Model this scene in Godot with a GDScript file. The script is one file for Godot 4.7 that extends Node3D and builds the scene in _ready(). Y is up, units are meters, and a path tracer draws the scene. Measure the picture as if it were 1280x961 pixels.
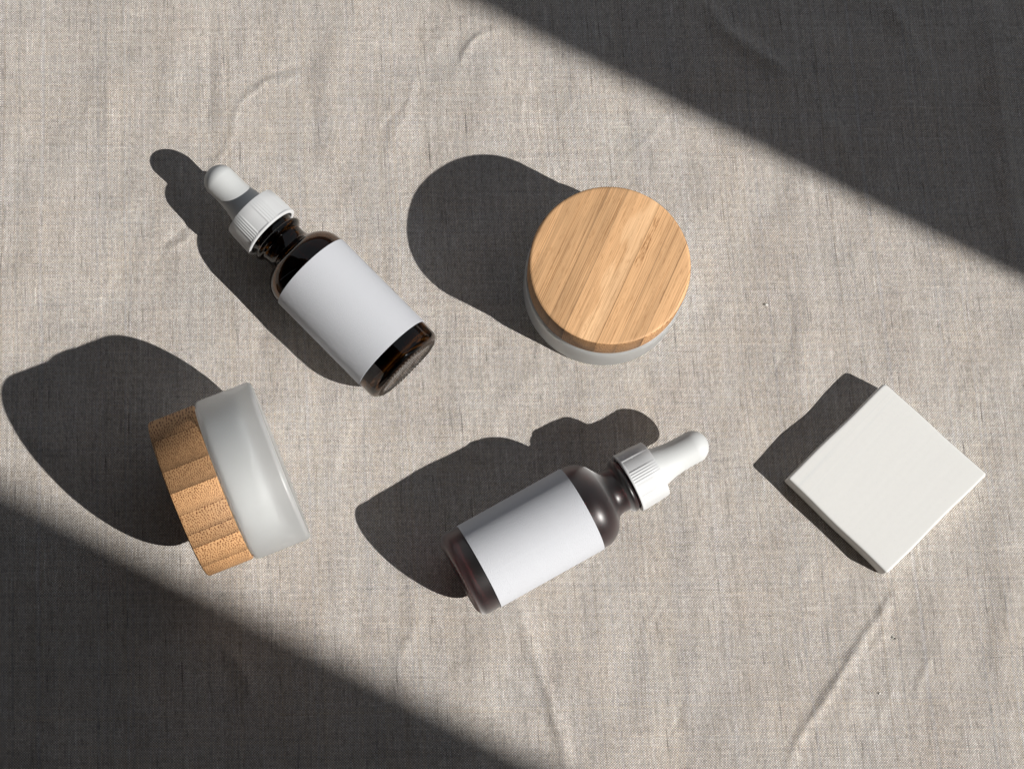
extends Node3D
# Flat lay on linen: two dropper bottles, two bamboo-lidded jars and a soap bar in a strip of low sun.
# Shapes are written in millimetres (MM turns them into metres).  +x = photo right, +z = photo down.

const MM := 0.001
var rng := RandomNumberGenerator.new()
var taken := {}
var foot := []          # [x, z, radius] in mm, places where the cloth lies flat under a thing

func _ready() -> void:
	rng.seed = 77
	setup_view()
	build_walls()
	build_cloth()
	build_bottles()
	build_jars()
	build_soap()
	build_lint()

# ------------------------------------------------------------------ camera, light
func setup_view() -> void:
	var cam := Camera3D.new()
	cam.name = "camera"
	add_child(cam)
	cam.fov = 21.27
	cam.near = 0.05
	cam.far = 30.0
	cam.look_at_from_position(Vector3(-27.752, 807.778, 138.288) * MM, Vector3.ZERO, Vector3(0, 0, -1))
	cam.current = true
	var env := Environment.new()
	var sky := Sky.new()
	var mat := ProceduralSkyMaterial.new()
	mat.sky_top_color = Color(0.645, 0.667, 0.702)
	mat.sky_horizon_color = Color(0.665, 0.685, 0.705)
	mat.ground_bottom_color = Color(0.25, 0.24, 0.23)
	mat.ground_horizon_color = Color(0.4, 0.39, 0.38)
	mat.sun_angle_max = 1.0
	sky.sky_material = mat
	env.background_mode = Environment.BG_SKY
	env.sky = sky
	env.background_energy_multiplier = 0.62
	env.tonemap_mode = Environment.TONE_MAPPER_LINEAR
	env.tonemap_exposure = 1.0
	env.sdfgi_enabled = true
	env.ssao_enabled = true
	env.ssil_enabled = true
	var we := WorldEnvironment.new()
	we.name = "environment"
	we.environment = env
	add_child(we)
	var sun := DirectionalLight3D.new()
	sun.name = "sun"
	sun.light_energy = 1.6
	sun.light_color = Color(1.0, 0.99, 0.972)
	sun.light_angular_distance = 0.53
	sun.shadow_enabled = true
	add_child(sun)
	var az := deg_to_rad(27.1)
	var el := deg_to_rad(37.3)
	sun.look_at_from_position(Vector3(cos(az) * cos(el), sin(el), sin(az) * cos(el)), Vector3.ZERO, Vector3.UP)

# ------------------------------------------------------------------ helpers
func numbered(called: String) -> String:
	var n: int = taken.get(called, 0)
	taken[called] = n + 1
	return called if n == 0 else "%s_%03d" % [called, n]

func thing(called: String, label: String, category: String, frame: Transform3D, group := "") -> Node3D:
	var o := Node3D.new()
	o.name = numbered(called)
	add_child(o, true)
	o.transform = frame
	o.set_meta("label", label)
	o.set_meta("category", category)
	if group:
		o.set_meta("group", group)
	return o

func put(called: String, mesh: ArrayMesh, mats: Array, parent: Node, label := "") -> MeshInstance3D:
	var o := MeshInstance3D.new()
	o.mesh = mesh
	for i in mats.size():
		mesh.surface_set_material(i, mats[i])
	if parent == self:
		o.name = numbered(called)
	else:
		var n := 0
		while parent.has_node(NodePath(called if n == 0 else "%s_%03d" % [called, n])):
			n += 1
		o.name = called if n == 0 else "%s_%03d" % [called, n]
	parent.add_child(o, true)
	if label:
		o.set_meta("label", label)
	return o

# triangle soup with smoothing groups; commit() turns the faces outwards (closed shapes) and makes normals
class Soup:
	var v := PackedVector3Array()
	var uv := PackedVector2Array()
	var g := PackedInt32Array()
	func tri(a: Vector3, b: Vector3, c: Vector3, ua: Vector2, ub: Vector2, uc: Vector2, grp: int) -> void:
		if a.is_equal_approx(b) or b.is_equal_approx(c) or a.is_equal_approx(c):
			return
		v.append(a); v.append(b); v.append(c)
		uv.append(ua); uv.append(ub); uv.append(uc)
		g.append(grp)
	func quad(a: Vector3, b: Vector3, c: Vector3, d: Vector3, ua: Vector2, ub: Vector2, uc: Vector2, ud: Vector2, grp: int) -> void:
		tri(a, b, c, ua, ub, uc, grp)
		tri(a, c, d, ua, uc, ud, grp)
	func volume() -> float:
		var s := 0.0
		for i in range(0, v.size(), 3):
			s += v[i].dot(v[i + 1].cross(v[i + 2]))
		return s
	func commit(into: ArrayMesh = null, flip := 0) -> ArrayMesh:
		var f := flip
		if f == 0:
			f = 1 if volume() < 0.0 else -1
		var st := SurfaceTool.new()
		st.begin(Mesh.PRIMITIVE_TRIANGLES)
		for i in range(0, v.size(), 3):
			st.set_smooth_group(g[i / 3])
			for k in ([0, 1, 2] if f == 1 else [0, 2, 1]):
				st.set_uv(uv[i + k])
				st.add_vertex(v[i + k] * 0.001)
		st.generate_normals()
		st.index()
		return st.commit(into) if into else st.commit()

# turned shape round y: p = list of (radius, height); wob(theta, radius, height) -> Vector2 added to a point
func lathe(p: Array, segs: int, wob: Variant = null, sharp := 42.0, a0 := 0.0, a1 := TAU, over := false) -> ArrayMesh:
	var s := Soup.new()
	var grid := []
	var lens := [0.0]
	for i in p.size():
		if i > 0:
			lens.append(lens[i - 1] + p[i].distance_to(p[i - 1]))
		var row := PackedVector3Array()
		for k in segs + 1:
			var kk := k % segs if a1 - a0 > TAU - 0.001 else k
			var th: float = a0 + (a1 - a0) * kk / segs
			var q: Vector2 = p[i]
			if wob != null:
				q += wob.call(th, q.x, q.y)
			row.append(Vector3(q.x * cos(th), q.y, q.x * sin(th)))
		grid.append(row)
	var grp := 0
	for i in p.size() - 1:
		if i > 0:
			var d0: Vector2 = (p[i] - p[i - 1]).normalized()
			var d1: Vector2 = (p[i + 1] - p[i]).normalized()
			if rad_to_deg(absf(d0.angle_to(d1))) > sharp:
				grp += 1
		for k in segs:
			var u0 := float(k) / segs
			var u1 := float(k + 1) / segs
			var l0: float = lens[i] / lens[-1] if lens.size() > p.size() else lens[i] * 0.01
			var l1: float = lens[i + 1] * 0.01
			s.quad(grid[i][k], grid[i][k + 1], grid[i + 1][k + 1], grid[i + 1][k], Vector2(u0, l0), Vector2(u1, l0), Vector2(u1, l1), Vector2(u0, l1), grp)
	var f := 1 if s.volume() < 0.0 else -1
	return s.commit(null, -f if over else f)

func arc(c: Vector2, r: Vector2, from: float, to: float, n: int) -> Array:
	var out := []
	for i in n + 1:
		var a := deg_to_rad(lerpf(from, to, float(i) / n))
		out.append(c + Vector2(cos(a) * r.x, sin(a) * r.y))
	return out

func spline(keys: Array, per: int) -> Array:      # smooth line through the keys
	var out := []
	for i in keys.size() - 1:
		var a: Vector2 = keys[maxi(i - 1, 0)]
		var d: Vector2 = keys[mini(i + 2, keys.size() - 1)]
		for k in per:
			out.append(keys[i].cubic_interpolate(keys[i + 1], a, d, float(k) / per))
	out.append(keys[-1])
	return out

func surface(color: Color, rough: float, extra := {}) -> StandardMaterial3D:
	var m := StandardMaterial3D.new()
	m.albedo_color = color
	m.roughness = rough
	for k in extra:
		m.set(k, extra[k])
	return m

func lin(r: float, g: float, b: float) -> Color:   # a base colour given in linear light
	return Color(r, g, b).linear_to_srgb()

func noise_texture(sz: int, freq: float, sd: int, oct := 4) -> ImageTexture:
	var n := FastNoiseLite.new()
	n.seed = sd
	n.frequency = freq
	n.fractal_octaves = oct
	return ImageTexture.create_from_image(n.get_seamless_image(sz, sz))

# ------------------------------------------------------------------ walls beside the window that shape the strip of sun
func build_walls() -> void:
	var az := deg_to_rad(27.1)
	var u := Vector3(cos(az), 0, sin(az))           # level direction to the sun
	var n := Vector3(sin(az), 0, -cos(az))          # to the right of it, seen from the table
	var m := surface(lin(0.42, 0.42, 0.42), 0.9)
	for w in [[0.95, 0.1335, 1.0, 1.1], [1.5, -0.1266, -1.0, 1.7]]:
		var bm := BoxMesh.new()
		var wide := 0.9
		bm.size = Vector3(wide, w[3] + 0.7, 0.05)
		var o := MeshInstance3D.new()
		o.name = numbered("wall")
		o.mesh = bm
		o.material_override = m
		add_child(o, true)
		o.transform = Transform3D(Basis(n, Vector3.UP, n.cross(Vector3.UP)), u * (w[0] + 0.025) + n * (w[1] + w[2] * wide / 2) + Vector3.UP * (w[3] - 0.7) / 2)
		o.set_meta("kind", "structure")
	var rm := BoxMesh.new()      # the side wall of the niche, level with the sun's direction
	rm.size = Vector3(2.0, 2.5, 0.05)
	var sw := MeshInstance3D.new()
	sw.name = numbered("wall")
	sw.mesh = rm
	sw.material_override = surface(lin(0.07, 0.07, 0.07), 0.9)
	add_child(sw, true)
	sw.transform = Transform3D(Basis(u, Vector3.UP, u.cross(Vector3.UP)), u * 0.4 - n * 0.50 + Vector3.UP * 0.55)
	sw.set_meta("kind", "structure")
	var em := BoxMesh.new()      # its end wall, away from the sun
	em.size = Vector3(0.60, 1.8, 0.05)
	var ew := MeshInstance3D.new()
	ew.name = numbered("wall")
	ew.mesh = em
	ew.material_override = sw.material_override
	add_child(ew, true)
	ew.transform = Transform3D(Basis(n, Vector3.UP, n.cross(Vector3.UP)), u * -0.66 - n * 0.175 + Vector3.UP * 0.22)
	ew.set_meta("kind", "structure")
	var cm := BoxMesh.new()      # low ceiling of the niche, open towards the upper right
	cm.size = Vector3(1.9, 0.05, 0.70)
	var cl := MeshInstance3D.new()
	cl.name = "ceiling"
	cl.mesh = cm
	cl.material_override = surface(lin(0.33, 0.19, 0.10), 0.9)
	add_child(cl, true)
	cl.transform = Transform3D(Basis(u, Vector3.UP, u.cross(Vector3.UP)), u * 0.05 - n * 0.125 + Vector3.UP * 1.15)
	cl.set_meta("kind", "structure")

# ------------------------------------------------------------------ linen cloth
const CREASES := [   # photo pixels turned to mm in crease_lines(): [amplitude, width, points...]
	[0.95, 2.3, 985, 960, 1000, 921, 1035, 871, 1075, 805, 1104, 766, 1120, 738],
	[0.30, 2.0, 1086, 925, 1108, 882, 1126, 836],
	[0.80, 2.4, 648, 762, 666, 815, 688, 875, 703, 928, 708, 965],
	[0.40, 2.0, 628, 835, 656, 868, 690, 897, 700, 915],
	[0.25, 2.0, 708, 775, 719, 805, 720, 825],
	[0.45, 2.4, 528, 770, 506, 808, 497, 832, 500, 850],
	[0.75, 1.5, 576, 80, 582, 63, 592, 49, 606, 41, 622, 40],
	[0.35, 3.0, 543, 66, 552, 44, 576, 30],
	[-0.45, 2.0, 262, 15, 263, 60, 262, 110, 259, 165],
	[3.4, 5.0, 1238, -5, 1243, 60, 1253, 150, 1264, 250, 1272, 330],
	[2.0, 4.0, 878, 0, 905, 38, 940, 62, 990, 95],
	[1.4, 4.0, 1108, 0, 1132, 36, 1150, 90],
	[0.30, 1.6, 848, 128, 812, 172, 776, 204],
	[1.1, 3.0, 270, 800, 296, 826, 311, 856, 313, 885],
	[-0.9, 3.0, 186, 826, 198, 838, 182, 862],
	[0.30, 3.0, 170, 330, 166, 400, 172, 470],
	[-0.5, 3.0, 318, 452, 324, 425, 334, 402],
	[0.4, 2.5, 372, 505, 368, 560, 376, 620],
	[0.35, 2.5, 412, 600, 425, 560, 428, 535],
	[0.3, 2.2, 565, 440, 600, 462, 612, 500],
	[0.35, 2.5, 640, 500, 668, 470, 676, 452],
	[0.35, 3.0, 400, 860, 392, 905, 396, 965],
	[0.5, 4.0, 60, 790, 66, 860, 60, 965],
	[0.4, 3.0, 130, 60, 136, 130, 132, 200],
	[0.8, 3.0, 1010, 105, 1060, 190, 1090, 260],
	[0.3, 2.0, 990, 745, 1012, 700],
	[0.5, 5.0, 30, 160, 44, 260, 36, 380],
	[0.45, 5.0, 205, 20, 212, 110, 200, 190],
	[0.5, 6.0, 420, 30, 410, 130, 424, 210],
	[0.5, 6.0, 1010, 560, 1000, 480, 1012, 380],
	[0.5, 7.0, 1250, 640, 1262, 740, 1240, 860],
	[0.4, 5.0, 860, 640, 874, 760, 866, 900],
]

func ground_of(px: float, py: float) -> Vector2:      # photo pixel -> mm on the cloth
	var c := Vector3(-27.752, 807.778, 138.288)
	var z := c.normalized()
	var x := Vector3(0, 0, -1).cross(z).normalized()
	var y := z.cross(x)
	var d := x * ((px - 640.0) / 2560.0) - y * ((py - 480.5) / 2560.0) - z
	var p := c - d * (c.y / d.y)
	return Vector2(p.x, p.z)

func cloth_axis(lo: float, hi: float, step: float, far: float) -> PackedFloat32Array:
	var out := PackedFloat32Array()
	var tail := []
	var s := step
	var p := lo
	while p > -far:
		s *= 1.35
		p -= s
		tail.append(p)
	tail.reverse()
	for t in tail:
		out.append(t)
	p = lo
	while p < hi:
		out.append(p)
		p += step
	s = step
	while p < far:
		out.append(p)
		s *= 1.35
		p += s
	return out

func build_cloth() -> void:
	var segs := []
	for c in CREASES:
		var pts := []
		for i in range(2, c.size(), 2):
			pts.append(ground_of(c[i], c[i + 1]))
		segs.append([])
		for i in pts.size() - 1:
			segs[-1].append([pts[i], pts[i + 1], float(i) / (pts.size() - 1), float(i + 1) / (pts.size() - 1), c[0], c[1] * 0.85])
	var xs := cloth_axis(-222.0, 222.0, 1.3, 620.0)
	var zs := cloth_axis(-182.0, 176.0, 1.3, 560.0)
	var nx := xs.size()
	var nz := zs.size()
	var n4 := FastNoiseLite.new(); n4.seed = 33; n4.frequency = 0.0085; n4.fractal_octaves = 2
	n4.domain_warp_enabled = true; n4.domain_warp_amplitude = 12.0; n4.domain_warp_frequency = 0.02
	# creases are drawn into the grid one by one
	var h := PackedFloat32Array()
	h.resize(nx * nz)
	var n1 := FastNoiseLite.new(); n1.seed = 5; n1.frequency = 0.013; n1.fractal_octaves = 3
	var n2 := FastNoiseLite.new(); n2.seed = 9; n2.frequency = 0.055; n2.fractal_octaves = 3
	var n3 := FastNoiseLite.new(); n3.seed = 21; n3.frequency = 0.03; n3.fractal_octaves = 2
	var tint := PackedColorArray(); tint.resize(nx * nz)
	for j in nz:
		for i in nx:
			var x := xs[i]
			var z := zs[j]
			h[j * nx + i] = 1.4 * n1.get_noise_2d(x * 1.15, z * 0.8) + 0.22 * n2.get_noise_2d(x * 1.2, z * 0.7) + crush(n4, n3, x, z)
			var a := n3.get_noise_2d(x, z)
			var b := n3.get_noise_2d(x + 900.0, z * 1.2)
			var l := 1.0 + 0.06 * n2.get_noise_2d(x * 0.5 + 400.0, z * 0.5)
			tint[j * nx + i] = Color(l * (0.955 + 0.015 * a), l * (0.95 + 0.005 * b), l * (0.945 - 0.015 * a + 0.01 * b))
	for c in segs:
		var mark := {}        # grid point -> height of this crease there
		for s in c:
			var a: Vector2 = s[0]
			var b: Vector2 = s[1]
			var w: float = s[5]
			var reach := w * 2.8
			var ab := b - a
			for j in range(zs.bsearch(minf(a.y, b.y) - reach), mini(nz, zs.bsearch(maxf(a.y, b.y) + reach))):
				for i in range(xs.bsearch(minf(a.x, b.x) - reach), mini(nx, xs.bsearch(maxf(a.x, b.x) + reach))):
					var q := Vector2(xs[i], zs[j])
					var t := clampf((q - a).dot(ab) / ab.length_squared(), 0.0, 1.0)
					var d := q.distance_to(a + ab * t)
					if d > reach:
						continue
					var fade: float = sqrt(clampf(sin(PI * (0.03 + 0.94 * lerpf(s[2], s[3], t))), 0.0, 1.0))
					var r := fade * exp(-d * d / (w * w))
					mark[j * nx + i] = maxf(mark.get(j * nx + i, 0.0), r)
		for k in mark:
			h[k] += 1.05 * c[0][4] * mark[k]
	var v := PackedVector3Array(); v.resize(nx * nz)
	var nr := PackedVector3Array(); nr.resize(nx * nz)
	var uv := PackedVector2Array(); uv.resize(nx * nz)
	for j in nz:
		for i in nx:
			var x := xs[i]
			var z := zs[j]
			var k := 1.0
			for f in FEET:
				var d: float = Vector2(x - f[0], z - f[1]).length() - f[2]
				k = minf(k, smoothstep(0.0, 14.0, d))
			var q := h[j * nx + i]
			h[j * nx + i] = q * k - 0.05
			v[j * nx + i] = Vector3(x, h[j * nx + i], z) * MM
			var lean := 0.03 + 0.07 * clampf((x + 200.0) / 400.0, -0.5, 1.5)
			uv[j * nx + i] = Vector2((x - z * lean + 0.8 * n1.get_noise_2d(x, z + 300.0)) / 341.0, (z + 0.02 * x + 1.2 * n1.get_noise_2d(x + 500.0, z)) / 341.0)
	for j in nz:
		for i in nx:
			var i0 := maxi(i - 1, 0)
			var i1 := mini(i + 1, nx - 1)
			var j0 := maxi(j - 1, 0)
			var j1 := mini(j + 1, nz - 1)
			var sx := (h[j * nx + i1] - h[j * nx + i0]) / (xs[i1] - xs[i0])
			var sz := (h[j1 * nx + i] - h[j0 * nx + i]) / (zs[j1] - zs[j0])
			nr[j * nx + i] = Vector3(-sx, 1.0, -sz).normalized()
	var ix := PackedInt32Array()
	for j in nz - 1:
		for i in nx - 1:
			var a := j * nx + i
			ix.append_array(PackedInt32Array([a, a + 1, a + nx, a + 1, a + nx + 1, a + nx]))
	var arr := []
	arr.resize(Mesh.ARRAY_MAX)
	arr[Mesh.ARRAY_VERTEX] = v
	arr[Mesh.ARRAY_NORMAL] = nr
	arr[Mesh.ARRAY_TEX_UV] = uv
	arr[Mesh.ARRAY_COLOR] = tint
	arr[Mesh.ARRAY_INDEX] = ix
	var mesh := ArrayMesh.new()
	mesh.add_surface_from_arrays(Mesh.PRIMITIVE_TRIANGLES, arr)
	var tex := linen_textures()
	var m := surface(Color.WHITE, 0.95, {"albedo_texture": tex[0], "vertex_color_use_as_albedo": true, "heightmap_enabled": true, "heightmap_texture": tex[1], "heightmap_scale": 0.03, "metallic_specular": 0.2})
	var o := put("tablecloth", mesh, [m], self)
	o.set_meta("label", "creased natural beige linen cloth lying under the bottles, jars and soap")
	o.set_meta("category", "tablecloth")

# sharp little crease lines, here and there
func crush(n: FastNoiseLite, m: FastNoiseLite, x: float, z: float) -> float:
	var a := 1.0 - minf(1.0, absf(n.get_noise_2d(x * 1.1, z * 0.8)) / 0.055)
	var b := 1.0 - minf(1.0, absf(n.get_noise_2d(x * 0.9 + 2000.0, z + 700.0)) / 0.055)
	return 0.55 * a * a * smoothstep(0.0, 0.35, m.get_noise_2d(x * 0.4 + 99.0, z * 0.4)) - 0.45 * b * b * smoothstep(0.0, 0.35, m.get_noise_2d(x * 0.4 - 700.0, z * 0.4))

func linen_textures() -> Array:
	var size := 2046
	var strips := []
	for s in 64:
		var line := PackedFloat32Array(); line.resize(size)
		var n := FastNoiseLite.new()
		n.seed = 100 + s
		n.frequency = 0.013
		var hf := FastNoiseLite.new()
		hf.seed = 400 + s
		hf.frequency = 0.05
		hf.fractal_octaves = 2
		n.fractal_octaves = 3
		for i in size:
			var q := n.get_noise_1d(i)
			line[i] = 0.035 * q + 0.15 * hf.get_noise_1d(i)
		for k in 6:      # slubs, thick pale or thin dark runs
			var at := rng.randi() % size
			var run := rng.randi_range(14, 84)
			var amp := rng.randf_range(0.06, 0.20) * (1.0 if rng.randf() < 0.62 else -1.1)
			for i in run:
				line[(at + i) % size] += amp * sin(PI * (i + 0.5) / run)
		strips.append(line)
	var half := size / 3
	var wb := PackedFloat32Array(); var wo := PackedInt32Array(); var ws := PackedInt32Array(); var wt := PackedFloat32Array()
	var fb := PackedFloat32Array(); var fo := PackedInt32Array(); var fs := PackedInt32Array(); var ft := PackedFloat32Array()
	for i in half:
		wb.append(rng.randfn(1.15, 0.04)); wo.append(rng.randi() % size); ws.append(rng.randi() % 64); wt.append(rng.randfn(0.0, 0.45))
		fb.append(rng.randfn(0.82, 0.03)); fo.append(rng.randi() % size); fs.append(rng.randi() % 64); ft.append(rng.randfn(0.0, 0.45))
	var cell := PackedFloat32Array()
	for i in 65536:
		cell.append(rng.randfn(0.0, 0.035))
	var col := PackedByteArray(); col.resize(size * size * 3)
	var hgt := PackedByteArray(); hgt.resize(size * size)
	var at := 0
	var seed_ := 12345
	for y in size:
		var j := y / 3
		var yc := y % 3 == 1
		var fl: PackedFloat32Array = strips[fs[j]]
		var fo_ := fo[j]
		var fbj := fb[j]
		for x in size:
			var i := x / 3
			var xc := x % 3 == 1
			seed_ = (seed_ * 1103515245 + 12345) & 0x7fffffff
			var r := float(seed_ >> 8) / 8388608.0 - 0.5
			var b: float
			var t: float
			var hh: float
			var wv: float = strips[ws[i]][(y + wo[i]) % 2046]
			var fv: float = fl[(x + fo_) % 2046]
			if (i + j) & 1:
				b = wb[i] + wv + 0.15 * fv
				t = wt[i]
				b *= 1.10 if xc else 0.90
				b *= 1.03 if yc else 0.97
				hh = (0.72 if xc else 0.5) + 0.5 * wv + 0.25 * (wb[i] - 1.0)
			else:
				b = fbj + 0.55 * fv + 0.35 * wv
				t = ft[j]
				b *= 1.10 if yc else 0.88
				b *= 1.02 if xc else 0.95
				hh = (0.52 if yc else 0.3) + 0.35 * fv + 0.3 * wv
			b += r * 0.12 + cell[((i & 255) << 8) | (j & 255)]
			b *= 0.772
			var p := at * 3
			col[p] = clampi(int(255.0 * b * (1.02 + 0.018 * t)), 0, 255)
			col[p + 1] = clampi(int(255.0 * b * 0.978), 0, 255)
			col[p + 2] = clampi(int(255.0 * b * (0.938 - 0.028 * t)), 0, 255)
			hgt[at] = clampi(int(255.0 * (hh + r * 0.2)), 0, 255)
			at += 1
	return [ImageTexture.create_from_image(Image.create_from_data(size, size, false, Image.FORMAT_RGB8, col)), ImageTexture.create_from_image(Image.create_from_data(size, size, false, Image.FORMAT_L8, hgt))]

# where the things stand: the cloth is pressed flat there
const FEET := [[36.4, -39.7, 33.0], [-128.0, 50.5, 8.0], [-109.0, 43.0, 8.0], [-90.0, 35.0, 8.0],
	[-44.0, -5.0, 10.0], [-60.0, -21.0, 10.0], [-80.0, -41.0, 8.0], [-20.0, 78.0, 10.0], [5.0, 64.0, 10.0], [28.0, 51.0, 9.0],
	[147.7, 38.0, 30.0], [147.7, 14.0, 8.0], [147.7, 62.0, 8.0], [123.0, 38.0, 8.0], [172.0, 38.0, 8.0]]

# ------------------------------------------------------------------ dropper bottles
func build_bottles() -> void:
	var white := surface(lin(0.66, 0.665, 0.67), 0.38)
	var rubber := surface(lin(0.63, 0.64, 0.635), 0.62)
	var paper := surface(lin(0.62, 0.63, 0.665), 0.9, {"heightmap_enabled": true, "heightmap_texture": noise_texture(512, 0.06, 3, 3), "heightmap_scale": 0.014, "uv1_scale": Vector3(8, 7.7, 1), "metallic_specular": 0.25})
	var clear := surface(Color(0.95, 0.97, 0.96, 0.0), 0.03, {"refraction_enabled": true, "refraction_scale": 0.05})
	var amber := surface(lin(0.09, 0.033, 0.004), 0.02, {"refraction_enabled": true, "refraction_scale": 0.05})
	amber.albedo_color.a = 0.0
	var foot: StandardMaterial3D = amber.duplicate()
	foot.roughness = 0.05
	var frosted := surface(lin(0.15, 0.04, 0.045), 0.36, {"metallic_specular": 0.8, "rim_enabled": true, "rim": 1.0, "rim_tint": 0.0, "refraction_enabled": true, "refraction_scale": 0.05})
	frosted.albedo_color.a = 0.0
	var wine: StandardMaterial3D = frosted.duplicate()
	wine.albedo_color = lin(0.60, 0.06, 0.08)
	wine.albedo_color.a = 0.0
	wine.rim_enabled = false
	bottle("clear dark amber glass dropper bottle with blank white label beside the upright jar", Vector3(-41.66, 17.6, -2.96), -134.83, amber, white, rubber, paper, clear, 1.7, 37.0, foot)
	bottle("frosted dark brown glass dropper bottle with blank white label near the soap bar", Vector3(-20.95, 17.6, 78.6), -29.3, frosted, white, rubber, paper, clear, 0.0, 0.0, wine)

func bottle(label: String, at: Vector3, ang: float, glass: Material, white: Material, rubber: Material, paper: Material, clear: Material, unscrew: float, ribs_at: float, foot: Material) -> void:
	var d := Vector3(cos(deg_to_rad(ang)), 0, sin(deg_to_rad(ang)))
	var b := Basis(d.cross(Vector3.UP), d, Vector3.UP)
	var t := thing("dropper_bottle", label, "bottle", Transform3D(b, at * MM), "dropper bottles lying on the cloth")
	# glass: outside from the middle of the base to the mouth, then the inside back down
	var dish := []          # hollow in the underside
	for k in 13:
		dish.append(Vector2(k, 1.55 - 1.25 * k * k / 144.0))
	put("base", lathe(dish, 224, null, 60.0, 0.0, TAU, true), [foot], t)
	var p := [dish[-1], Vector2(12.5, 0.22), Vector2(12.9, 0.12), Vector2(13.5, 0.0), Vector2(14.2, 0.0), Vector2(14.8, 0.1)]
	p.append_array(arc(Vector2(14.5, 3.2), Vector2(3.0, 3.0), -72, 0, 8))
	for y in [12.0, 24.0, 36.0, 48.0]:
		p.append(Vector2(17.5, y))
	p.append_array(arc(Vector2(8.4, 55.6), Vector2(9.1, 9.6), 0, 68, 14))
	p.append_array(spline([Vector2(10.7, 65.3), Vector2(9.75, 66.3), Vector2(9.25, 67.6), Vector2(9.15, 69.3), Vector2(9.5, 71.0), Vector2(10.4, 71.75)], 3).slice(0, -1))
	p.append_array(arc(Vector2(9.9, 73.1), Vector2(1.25, 1.35), -60, 80, 7))
	p.append_array([Vector2(9.6, 74.6), Vector2(9.5, 75.4), Vector2(9.6, 76.2), Vector2(10.2, 76.7), Vector2(10.2, 77.3), Vector2(9.6, 77.9), Vector2(9.5, 79.0), Vector2(9.6, 79.6), Vector2(10.2, 80.1), Vector2(10.2, 80.7), Vector2(9.6, 81.3), Vector2(9.4, 83.4), Vector2(9.0, 84.0), Vector2(7.8, 84.0), Vector2(7.4, 83.4)])
	p.append_array([Vector2(7.2, 75.0), Vector2(7.1, 69.0), Vector2(7.6, 66.4)])
	p.append_array(arc(Vector2(7.2, 55.0), Vector2(8.4, 8.9), 72, 0, 10))
	p.append_array([Vector2(15.6, 40.0), Vector2(15.6, 24.0), Vector2(15.6, 8.0)])
	p.append_array(arc(Vector2(12.6, 6.8), Vector2(3.0, 3.0), -8, -84, 6))
	p.append_array([Vector2(8.0, 3.6), Vector2(0.0, 3.9)])
	var grip := func(th: float, r: float, y: float) -> Vector2:     # stippled ring round the foot
		if y < 0.55 and r > 12.7 and r < 15.4:
			return Vector2(0, 0.22 * sin(th * 56.0))
		return Vector2.ZERO
	put("glass_body", lathe(p, 224, grip, 60.0), [glass], t)
	# paper label, wrapped almost all the way round
	var lp := [Vector2(17.54, 8.6), Vector2(17.80, 8.62), Vector2(17.80, 20.0), Vector2(17.80, 31.0), Vector2(17.80, 43.0), Vector2(17.80, 54.4), Vector2(17.54, 54.42)]
	lp.append(lp[0])
	put("paper_label", lathe(lp, 180, null, 40.0, deg_to_rad(-78.0), deg_to_rad(258.0)), [paper], t)
	# cap: seven groups of five ribs
	var c0 := 74.9 + unscrew
	var rim := deg_to_rad(90.0 + ribs_at)
	var ribs := func(th: float, r: float, y: float) -> Vector2:
		if r < 11.4 or y < c0 + 0.9 or y > c0 + 12.0:
			return Vector2.ZERO
		var step := TAU / 7.0
		var off := fposmod(th - rim + step / 2.0, step) - step / 2.0
		var k := rad_to_deg(off) / 5.2
		if absf(k) > 2.5:
			return Vector2.ZERO
		return Vector2(0.26 * pow(maxf(0.0, cos(PI * (k - roundf(k)))), 0.7), 0)
	var cp := [Vector2(0, 10.9), Vector2(8.0, 10.9), Vector2(10.5, 10.9), Vector2(10.6, 10.6), Vector2(10.6, 0.35), Vector2(10.8, 0.0), Vector2(11.8, 0.0), Vector2(12.15, 0.12), Vector2(12.28, 0.45), Vector2(12.2, 0.85), Vector2(11.95, 1.0), Vector2(11.86, 4.5), Vector2(11.76, 8.0), Vector2(11.66, 12.1), Vector2(11.55, 12.38), Vector2(11.3, 12.5), Vector2(8.8, 12.5), Vector2(8.65, 12.3), Vector2(8.6, 11.6), Vector2(0, 11.6)]
	var cq := []
	for q in cp:
		cq.append(q + Vector2(0, c0))
	put("cap", lathe(cq, 420, ribs, 42.0), [white], t)
	# rubber bulb
	var e := c0 + 11.65
	var bk := spline([Vector2(8.15, 0.0), Vector2(8.0, 1.2), Vector2(7.5, 3.7), Vector2(6.9, 6.7), Vector2(6.52, 9.7), Vector2(6.38, 12.7), Vector2(6.4, 15.7), Vector2(6.45, 17.9)], 4)
	bk.append_array(arc(Vector2(0, 17.9), Vector2(6.45, 6.3), 5, 90, 14))
	var bq := [Vector2(0, e)]
	for q in bk:
		bq.append(Vector2(maxf(q.x, 0.0), q.y + e))
	bq[-1].x = 0.0
	put("rubber_bulb", lathe(bq, 120, null, 60.0), [rubber], t)
	# glass pipette inside
	var pp := [Vector2(0, c0 + 10.8), Vector2(3.4, c0 + 10.8), Vector2(3.4, 22.0), Vector2(1.4, 13.0), Vector2(0.7, 13.0), Vector2(2.6, 22.0), Vector2(2.6, c0 + 9.8), Vector2(0, c0 + 9.8)]
	put("pipette", lathe(pp, 48), [clear], t)

# ------------------------------------------------------------------ jars with bamboo lids
const LID_R := 31.25
const LID_H := 18.5

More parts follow.
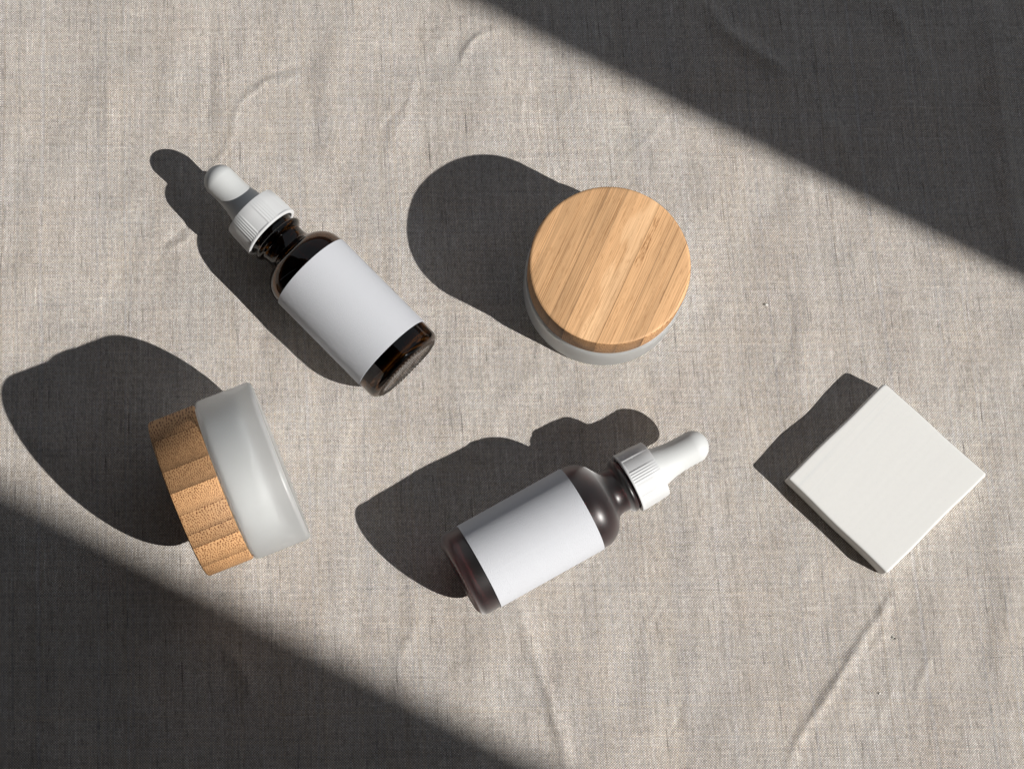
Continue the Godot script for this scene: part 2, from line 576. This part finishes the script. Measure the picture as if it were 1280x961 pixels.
func build_jars() -> void:
	var frost := surface(Color(0.985, 0.99, 0.99, 0.25), 0.40, {"metallic_specular": 0.6, "refraction_enabled": true, "refraction_scale": 0.05})
	var liner := surface(lin(0.86, 0.86, 0.85), 0.5)
	jar("frosted glass jar standing upright with bamboo lid seen from above", Transform3D(Basis(), Vector3(36.4, 0.1, -39.75) * MM), frost, liner, deg_to_rad(-24.6), [-1.0, -0.83, -0.395, -0.18, 0.25, 0.49, 0.75, 1.0], 11)
	var d := Vector3(-0.928, 0, 0.374).normalized()
	var at := Vector3(-127.8, 32.2, 50.5) - d * 41.5
	jar("frosted glass jar lying on its side with dotted bamboo lid edge", Transform3D(Basis(d.cross(Vector3.UP), d, Vector3.UP), at * MM), frost, liner, deg_to_rad(162.0), [-1.0, -0.83, -0.5, -0.245, 0.03, 0.29, 0.47, 0.76, 1.0], 29)

func jar(label: String, frame: Transform3D, frost: Material, liner: Material, turn: float, cuts: Array, sd: int) -> void:
	var t := thing("cosmetic_jar", label, "jar", frame, "frosted jars with bamboo lids")
	var p := [Vector2(0, 0.5), Vector2(26.0, 0.5), Vector2(27.5, 0.2), Vector2(28.8, 0.0)]
	p.append_array(arc(Vector2(30.2, 1.9), Vector2(1.9, 1.9), -88, 0, 8))
	p.append_array([Vector2(32.1, 9.0), Vector2(32.1, 15.0)])
	p.append_array(arc(Vector2(30.3, 20.6), Vector2(1.8, 1.9), 0, 88, 7))
	p.append_array([Vector2(28.0, 22.5), Vector2(27.2, 23.0), Vector2(27.0, 24.0), Vector2(27.0, 34.0), Vector2(26.4, 34.6), Vector2(25.2, 34.6), Vector2(24.8, 34.0), Vector2(24.8, 24.0), Vector2(26.4, 21.0)])
	p.append_array([Vector2(27.0, 18.0), Vector2(27.0, 11.5)])
	p.append_array(arc(Vector2(23.0, 10.0), Vector2(4.0, 4.0), -10, -85, 6))
	p.append_array([Vector2(10.0, 5.8), Vector2(0, 5.7)])
	put("glass_base", lathe(p, 160, null, 50.0), [frost], t)
	put("cream", lathe([Vector2(0, 5.9), Vector2(10.0, 6.0), Vector2(22.8, 6.2), Vector2(25.5, 7.4), Vector2(26.6, 10.2), Vector2(26.8, 18.0), Vector2(26.0, 20.6), Vector2(0, 20.8)], 100), [liner], t)
	var lid := put("lid", lathe([Vector2(0, 34.9), Vector2(26.8, 34.9), Vector2(27.4, 34.4), Vector2(27.4, 23.3), Vector2(28.4, 22.75), Vector2(29.6, 22.75), Vector2(29.7, 23.0), Vector2(29.7, 38.0), Vector2(0, 38.0)], 120), [liner], t)
	lid.rotation.y = turn
	var tex := bamboo_textures(cuts, sd)
	var top := surface(Color.WHITE, 0.55, {"albedo_texture": tex[0], "heightmap_enabled": true, "heightmap_texture": tex[2], "heightmap_scale": 0.006, "metallic_specular": 0.35})
	var side := surface(Color.WHITE, 0.6, {"albedo_texture": tex[1], "metallic_specular": 0.35, "heightmap_enabled": true, "heightmap_texture": tex[3], "heightmap_scale": 0.01})
	for i in cuts.size() - 1:
		var o := put("bamboo_strip", strip(cuts[i], cuts[i + 1]), [top, side], lid)
		o.position.y = (41.5 - LID_H) * MM

# one lamella of the glued lid: the slice x0..x1 (in radii) of a turned disc, grain along z
func strip(x0: float, x1: float) -> ArrayMesh:
	var prof := [Vector2(30.4, 0.0), Vector2(30.95, 0.2), Vector2(31.25, 0.75), Vector2(31.25, 9.0), Vector2(31.25, 17.5), Vector2(31.0, 18.1), Vector2(30.6, 18.4), Vector2(30.0, 18.5)]
	var a := x0 * LID_R + (0.02 if x0 > -1.0 else 0.0)
	var b := x1 * LID_R - (0.02 if x1 < 1.0 else 0.0)
	var t0 := acos(clampf(a / LID_R, -1.0, 1.0))
	var t1 := acos(clampf(b / LID_R, -1.0, 1.0))
	var n := maxi(6, int(absf(t1 - t0) * 34.0))
	var rows := []
	for k in n + 1:
		var x := LID_R * cos(lerpf(t0, t1, float(k) / n))
		var row := PackedVector3Array()
		for s in [1.0, -1.0]:
			for q in prof.size():
				var pr: Vector2 = prof[q if s > 0.0 else prof.size() - 1 - q]
				var xx := clampf(x, -pr.x, pr.x)
				row.append(Vector3(xx, pr.y, s * sqrt(maxf(0.0, pr.x * pr.x - xx * xx))))
		rows.append(row)
	var m := prof.size() * 2
	var all := Soup.new()
	var top := Soup.new()
	var side := Soup.new()
	var tuv := func(p: Vector3) -> Vector2: return Vector2(p.x / LID_R * 0.5 + 0.5, p.z / LID_R * 0.5 + 0.5)
	var suv := func(p: Vector3) -> Vector2: return Vector2(p.x / LID_R * 0.5 + 0.5, p.y / LID_H)
	for k in n:
		for q in m:
			var r := (q + 1) % m
			var on_top := q >= 5 and q <= 9
			var s: Soup = top if on_top else side
			var f: Callable = tuv if on_top else suv
			var grp := 0 if q != m - 1 else 1
			var c := [rows[k][q], rows[k + 1][q], rows[k + 1][r], rows[k][r]]
			all.quad(c[0], c[1], c[2], c[3], Vector2(), Vector2(), Vector2(), Vector2(), 0)
			s.quad(c[0], c[1], c[2], c[3], f.call(c[0]), f.call(c[1]), f.call(c[2]), f.call(c[3]), grp)
	for e in [0, n]:     # the glued faces
		if e == 0 and x0 <= -1.0 or e == n and x1 >= 1.0:
			continue
		for q in range(1, m - 1):
			var c := [rows[e][0], rows[e][q], rows[e][q + 1]]
			if e == 0:
				c.reverse()
			all.tri(c[0], c[2], c[1], Vector2(), Vector2(), Vector2(), 2)
			side.tri(c[0], c[2], c[1], suv.call(c[0]), suv.call(c[2]), suv.call(c[1]), 2)
	var f := 1 if all.volume() < 0.0 else -1
	var mesh := top.commit(null, f)
	return side.commit(mesh, f)

func bamboo_textures(cuts: Array, sd: int) -> Array:
	var size := 1024
	var r := RandomNumberGenerator.new()
	r.seed = sd
	var fine := FastNoiseLite.new(); fine.seed = sd; fine.frequency = 0.16; fine.fractal_octaves = 3
	var wide := FastNoiseLite.new(); wide.seed = sd + 1; wide.frequency = 0.012; wide.fractal_octaves = 2
	var dark := FastNoiseLite.new(); dark.seed = sd + 2; dark.frequency = 0.085; dark.fractal_octaves = 2
	var tone := []
	var den := []
	for i in cuts.size() - 1:
		tone.append(r.randf_range(-0.075, 0.06))
		den.append(r.randf())
	var col := PackedByteArray(); col.resize(size * size * 3)
	var hgt := PackedByteArray(); hgt.resize(size * size)
	var at := 0
	var knot := Vector2(0.60, -0.67)       # a scar of the node, near the rim, and its pale tongue
	for y in size:
		var z := 2.0 * (y + 0.5) / size - 1.0
		for x in size:
			var w := 2.0 * (x + 0.5) / size - 1.0
			var s := 0
			while s < cuts.size() - 2 and w > cuts[s + 1]:
				s += 1
			var into: float = (w - cuts[s]) / (cuts[s + 1] - cuts[s])
			var wx := float(x)
			# fibres bend a little round the node
			var nd := exp(-pow((z + 0.35) / 0.09, 2.0)) * (1.0 if s == 4 or s == 3 else 0.25)
			wx += nd * 7.0 * sin(w * 21.0)
			var zz := float(y)
			var f := fine.get_noise_2d(wx * 1.15, zz * 0.008 + 700.0 * s)
			var g := wide.get_noise_2d(wx, zz * 0.12 + 300.0 * s)
			var k := dark.get_noise_2d(wx * 1.6, zz * 0.008 + 500.0 * s)
			var b: float = 0.785 + tone[s] * 0.7 + 0.12 * f + 0.045 * g
			var line := smoothstep(0.30, 0.45, k) * (0.35 + 0.65 * into)
			b -= 0.15 * line
			b -= 0.10 * smoothstep(0.93, 1.0, into)
			b -= nd * 0.10 * maxf(0.0, f)
			var warm := 0.5 * line + 0.25 * maxf(0.0, -f)
			if s == 3:      # the paler heart strip
				var pale := smoothstep(0.45, 0.6, into + 0.25 * g + 0.12 * sin(z * 9.0)) * smoothstep(1.0, 0.9, into) 
				b += 0.04 * pale
				warm -= 0.25 * pale
			var p := at * 3
			col[p] = clampi(int(255.0 * minf(1.0, b * 1.09)), 0, 255)
			col[p + 1] = clampi(int(255.0 * b * (0.865 - 0.09 * warm)), 0, 255)
			col[p + 2] = clampi(int(255.0 * b * (0.64 - 0.15 * warm)), 0, 255)
			hgt[at] = clampi(int(255.0 * (0.6 + 0.25 * f - 0.35 * line)), 0, 255)
			at += 1
	# short pores along the grain, and the dark scars beside the node
	for i in 760:
		var scar := i >= 700 and sd == 11
		var px := r.randf() * size
		var py := r.randf() * size
		if scar:
			px = (0.5 + 0.5 * (0.265 + 0.07 * r.randf())) * size
			py = (0.5 + 0.5 * r.randf_range(-0.82, -0.15)) * size
		var run := r.randi_range(16, 70)
		var wide_ := r.randf_range(1.4, 3.4)
		var depth := r.randf_range(0.03, 0.10) * (2.2 if scar else 1.0)
		for yy in run:
			var y := int(py) + yy
			if y >= size:
				break
			for xx in range(-4, 5):
				var x := int(px) + xx
				if x < 0 or x >= size:
					continue
				var k := depth * exp(-xx * xx / (wide_ * wide_)) * sin(PI * (yy + 0.5) / run)
				var p := (y * size + x) * 3
				col[p] = int(col[p] * (1.0 - k))
				col[p + 1] = int(col[p + 1] * (1.0 - 1.25 * k))
				col[p + 2] = int(col[p + 2] * (1.0 - 1.5 * k))
	# end grain for the rim: vascular dots, denser towards one face of each strip
	var sw := 1536
	var sh := 464
	var scol := PackedByteArray(); scol.resize(sw * sh * 3)
	var shgt := PackedByteArray(); shgt.resize(sw * sh); shgt.fill(190)
	at = 0
	for y in sh:
		for x in sw:
			var w := 2.0 * (x + 0.5) / sw - 1.0
			var s := 0
			while s < cuts.size() - 2 and w > cuts[s + 1]:
				s += 1
			var into: float = (w - cuts[s]) / (cuts[s + 1] - cuts[s])
			var b: float = 0.725 + tone[s] * 1.2 - 0.05 * into + 0.04 * wide.get_noise_2d(x, y) + 0.05 * fine.get_noise_2d(x, y)
			b -= 0.08 * smoothstep(0.7, 1.0, into)
			scol[at * 3] = clampi(int(255.0 * b * 1.08), 0, 255)
			scol[at * 3 + 1] = clampi(int(255.0 * b * 0.84), 0, 255)
			scol[at * 3 + 2] = clampi(int(255.0 * b * 0.60), 0, 255)
			at += 1
	var per := sw / (2.0 * LID_R)      # texels to a millimetre
	for s in cuts.size() - 1:
		var a: float = (cuts[s] * 0.5 + 0.5) * sw
		var e: float = (cuts[s + 1] * 0.5 + 0.5) * sw
		var px := a
		var odd := false
		while px < e:
			var q := (px - a) / (e - a)
			var step: float = lerpf(1.2, 0.66, q) * per * lerpf(0.8, 1.1, den[s])
			var py := r.randf() * step + (step * 0.5 if odd else 0.0)
			while py < sh:
				stamp(scol, shgt, sw, sh, px + r.randfn(0.0, step * 0.13), py + r.randfn(0.0, step * 0.12), step * r.randf_range(0.24, 0.33), r.randf_range(0.45, 0.75))
				py += step * r.randf_range(0.9, 1.1)
			px += step * 0.62
			odd = not odd
	return [ImageTexture.create_from_image(Image.create_from_data(size, size, false, Image.FORMAT_RGB8, col)), ImageTexture.create_from_image(Image.create_from_data(sw, sh, false, Image.FORMAT_RGB8, scol)),
		ImageTexture.create_from_image(Image.create_from_data(size, size, false, Image.FORMAT_L8, hgt)), ImageTexture.create_from_image(Image.create_from_data(sw, sh, false, Image.FORMAT_L8, shgt))]

func stamp(col: PackedByteArray, hgt: PackedByteArray, w: int, h: int, cx: float, cy: float, rad: float, depth: float) -> void:
	for y in range(maxi(0, int(cy - rad)), mini(h, int(cy + rad) + 2)):
		for x in range(maxi(0, int(cx - rad)), mini(w, int(cx + rad) + 2)):
			var d := Vector2(x - cx, y - cy).length() / rad
			if d >= 1.0:
				continue
			var k := depth * smoothstep(1.0, 0.55, d)
			var p := (y * w + x)
			col[p * 3] = int(col[p * 3] * (1.0 - k * 0.62))
			col[p * 3 + 1] = int(col[p * 3 + 1] * (1.0 - k * 0.80))
			col[p * 3 + 2] = int(col[p * 3 + 2] * (1.0 - k * 0.92))
			hgt[p] = int(hgt[p] * (1.0 - 0.7 * k))

# ------------------------------------------------------------------ lint on the cloth
func build_lint() -> void:
	var spots := [[958, 381, 0.6, 0.8, "pale lint tuft on the cloth right of the upright jar"], [1119, 798, 0.42, 0.06, "dark speck on the cloth below the soap bar"],
		[1100, 867, 0.45, 0.8, "white lint speck on the crease below the soap bar"], [139, 792, 0.7, 0.5, "pale lint speck in the lower left shadow"], [1005, 68, 0.7, 0.5, "pale lint speck in the upper right shadow"]]
	for q in spots:
		var s := SphereMesh.new()
		s.radial_segments = 14
		s.rings = 8
		var arr := s.get_mesh_arrays()
		var v: PackedVector3Array = arr[Mesh.ARRAY_VERTEX]
		for i in v.size():
			var d := v[i] * 2.0
			v[i] = Vector3(d.x * 1.3, d.y * 0.5, d.z) * q[2] * MM * (0.8 + 0.35 * sin(d.x * 5.0 + q[0]) * cos(d.z * 4.0 + d.y * 3.0))
		arr[Mesh.ARRAY_VERTEX] = v
		var m := ArrayMesh.new()
		m.add_surface_from_arrays(Mesh.PRIMITIVE_TRIANGLES, arr)
		var o := put("lint_speck", m, [surface(lin(q[3], q[3] * 0.97, q[3] * 0.93), 0.9)], self)
		var g := ground_of(q[0], q[1])
		o.position = Vector3(g.x, 0.25, g.y) * MM
		o.rotation.y = q[0]
		o.set_meta("label", q[4])
		o.set_meta("category", "lint")

# ------------------------------------------------------------------ soap bar
func build_soap() -> void:
	var hgt := 11.0
	var cor := [Vector2(148.1, 0.2), Vector2(187.9, 36.8), Vector2(146.7, 76.2), Vector2(108.4, 38.7)]
	var rad := [1.7, 1.2, 1.4, 1.0]
	var mid := Vector2(147.7, 38.0)
	# plan outline with rounded corners, at each inset
	var prof := [[1.6, 0.0], [0.6, 0.25], [0.1, 1.0], [0.0, 2.2], [0.0, 9.6], [0.08, 10.3], [0.25, 10.7], [0.5, 10.92], [0.9, 11.0], [1.3, 11.01], [6.0, 11.02], [14.0, 11.02], [22.0, 11.0]]
	var rows := []
	for pr in prof:
		var inset: float = pr[0]
		var row := PackedVector3Array()
		for i in 4:
			var c: Vector2 = cor[i]
			var to_prev: Vector2 = (cor[(i + 3) % 4] - c).normalized()
			var to_next: Vector2 = (cor[(i + 1) % 4] - c).normalized()
			var bis := (to_prev + to_next).normalized()
			var half := absf(to_prev.angle_to(bis))
			var corner := c + bis * inset / sin(half)
			var rr: float = maxf(0.25, rad[i] - inset * 0.5)
			var tang := rr / tan(half)
			for k in 7:
				var f := k / 6.0
				var pa := corner + to_prev * tang
				var pb := corner + to_next * tang
				var q := pa.lerp(corner, f).lerp(corner.lerp(pb, f), f)
				row.append(Vector3(q.x - mid.x, pr[1], q.y - mid.y))
			for k in range(1, 10):     # long edges, slightly wavy by hand cutting
				var p0 := corner + to_next * tang
				var c2: Vector2 = cor[(i + 1) % 4]
				var tp: Vector2 = -to_next
				var tn: Vector2 = (cor[(i + 2) % 4] - c2).normalized()
				var b2 := (tp + tn).normalized()
				var h2 := absf(tp.angle_to(b2))
				var p1: Vector2 = c2 + b2 * inset / sin(h2) + tp * maxf(0.25, rad[(i + 1) % 4] - inset * 0.5) / tan(h2)
				var f := k / 10.0
				var q := p0.lerp(p1, f) + to_next.orthogonal() * 0.22 * sin(f * PI) * sin(f * 7.0 + i * 2.0)
				row.append(Vector3(q.x - mid.x, pr[1], q.y - mid.y))
		rows.append(row)
	var s := Soup.new()
	var n: int = rows[0].size()
	var uvf := func(p: Vector3) -> Vector2: return Vector2(0.5 + (p.x * 0.72 + p.z * 0.69) / 80.0, 0.5 + (p.x * 0.69 - p.z * 0.72) / 80.0)
	for i in rows.size() - 1:
		for k in n:
			var l := (k + 1) % n
			s.quad(rows[i][k], rows[i][l], rows[i + 1][l], rows[i + 1][k], uvf.call(rows[i][k]), uvf.call(rows[i][l]), uvf.call(rows[i + 1][l]), uvf.call(rows[i + 1][k]), 0)
	for e in [0, rows.size() - 1]:
		var c := Vector3(0, prof[e][1], 0)
		for k in n:
			var l := (k + 1) % n
			if e == 0:
				s.tri(rows[e][l], rows[e][k], c, uvf.call(rows[e][l]), uvf.call(rows[e][k]), uvf.call(c), 1)
			else:
				s.tri(rows[e][k], rows[e][l], c, uvf.call(rows[e][k]), uvf.call(rows[e][l]), uvf.call(c), 0)
	var size := 512
	var n1 := FastNoiseLite.new(); n1.seed = 41; n1.frequency = 0.02; n1.fractal_octaves = 4
	var col := PackedByteArray(); col.resize(size * size * 3)
	var hg := PackedByteArray(); hg.resize(size * size)
	var at := 0
	for y in size:
		for x in size:
			var u := float(x) / size
			var v := float(y) / size
			var band := n1.get_noise_2d(x * 2.2, y * 0.14)        # faint drawn-out streaks along the bar
			var st := smoothstep(0.42, 0.12, u) * maxf(0.0, n1.get_noise_2d(x * 3.5 + 900.0, y * 0.10))
			var b := 0.895 + 0.006 * band - 0.05 * st + 0.006 * n1.get_noise_2d(x * 3.0, y * 3.0)
			if n1.get_noise_2d(x * 9.0 + 3000.0, y * 9.0) > 0.62:
				b -= 0.05
			col[at * 3] = clampi(int(255 * b), 0, 255)
			col[at * 3 + 1] = clampi(int(255 * b * (0.995 + 0.01 * st)), 0, 255)
			col[at * 3 + 2] = clampi(int(255 * b * (0.98 + 0.02 * st)), 0, 255)
			hg[at] = clampi(int(128 + 60 * band + 40 * n1.get_noise_2d(x * 2.0, y * 2.0)), 0, 255)
			at += 1
	var m := surface(Color.WHITE, 0.5, {"albedo_texture": ImageTexture.create_from_image(Image.create_from_data(size, size, false, Image.FORMAT_RGB8, col)), "heightmap_enabled": true, "heightmap_texture": ImageTexture.create_from_image(Image.create_from_data(size, size, false, Image.FORMAT_L8, hg)), "heightmap_scale": 0.003, "metallic_specular": 0.4})
	var o := put("soap_bar", s.commit(), [m], self)
	o.position = Vector3(mid.x, 0.0, mid.y) * MM
	o.set_meta("label", "square white soap bar with faint grey streaks lying flat at the right")
	o.set_meta("category", "soap")
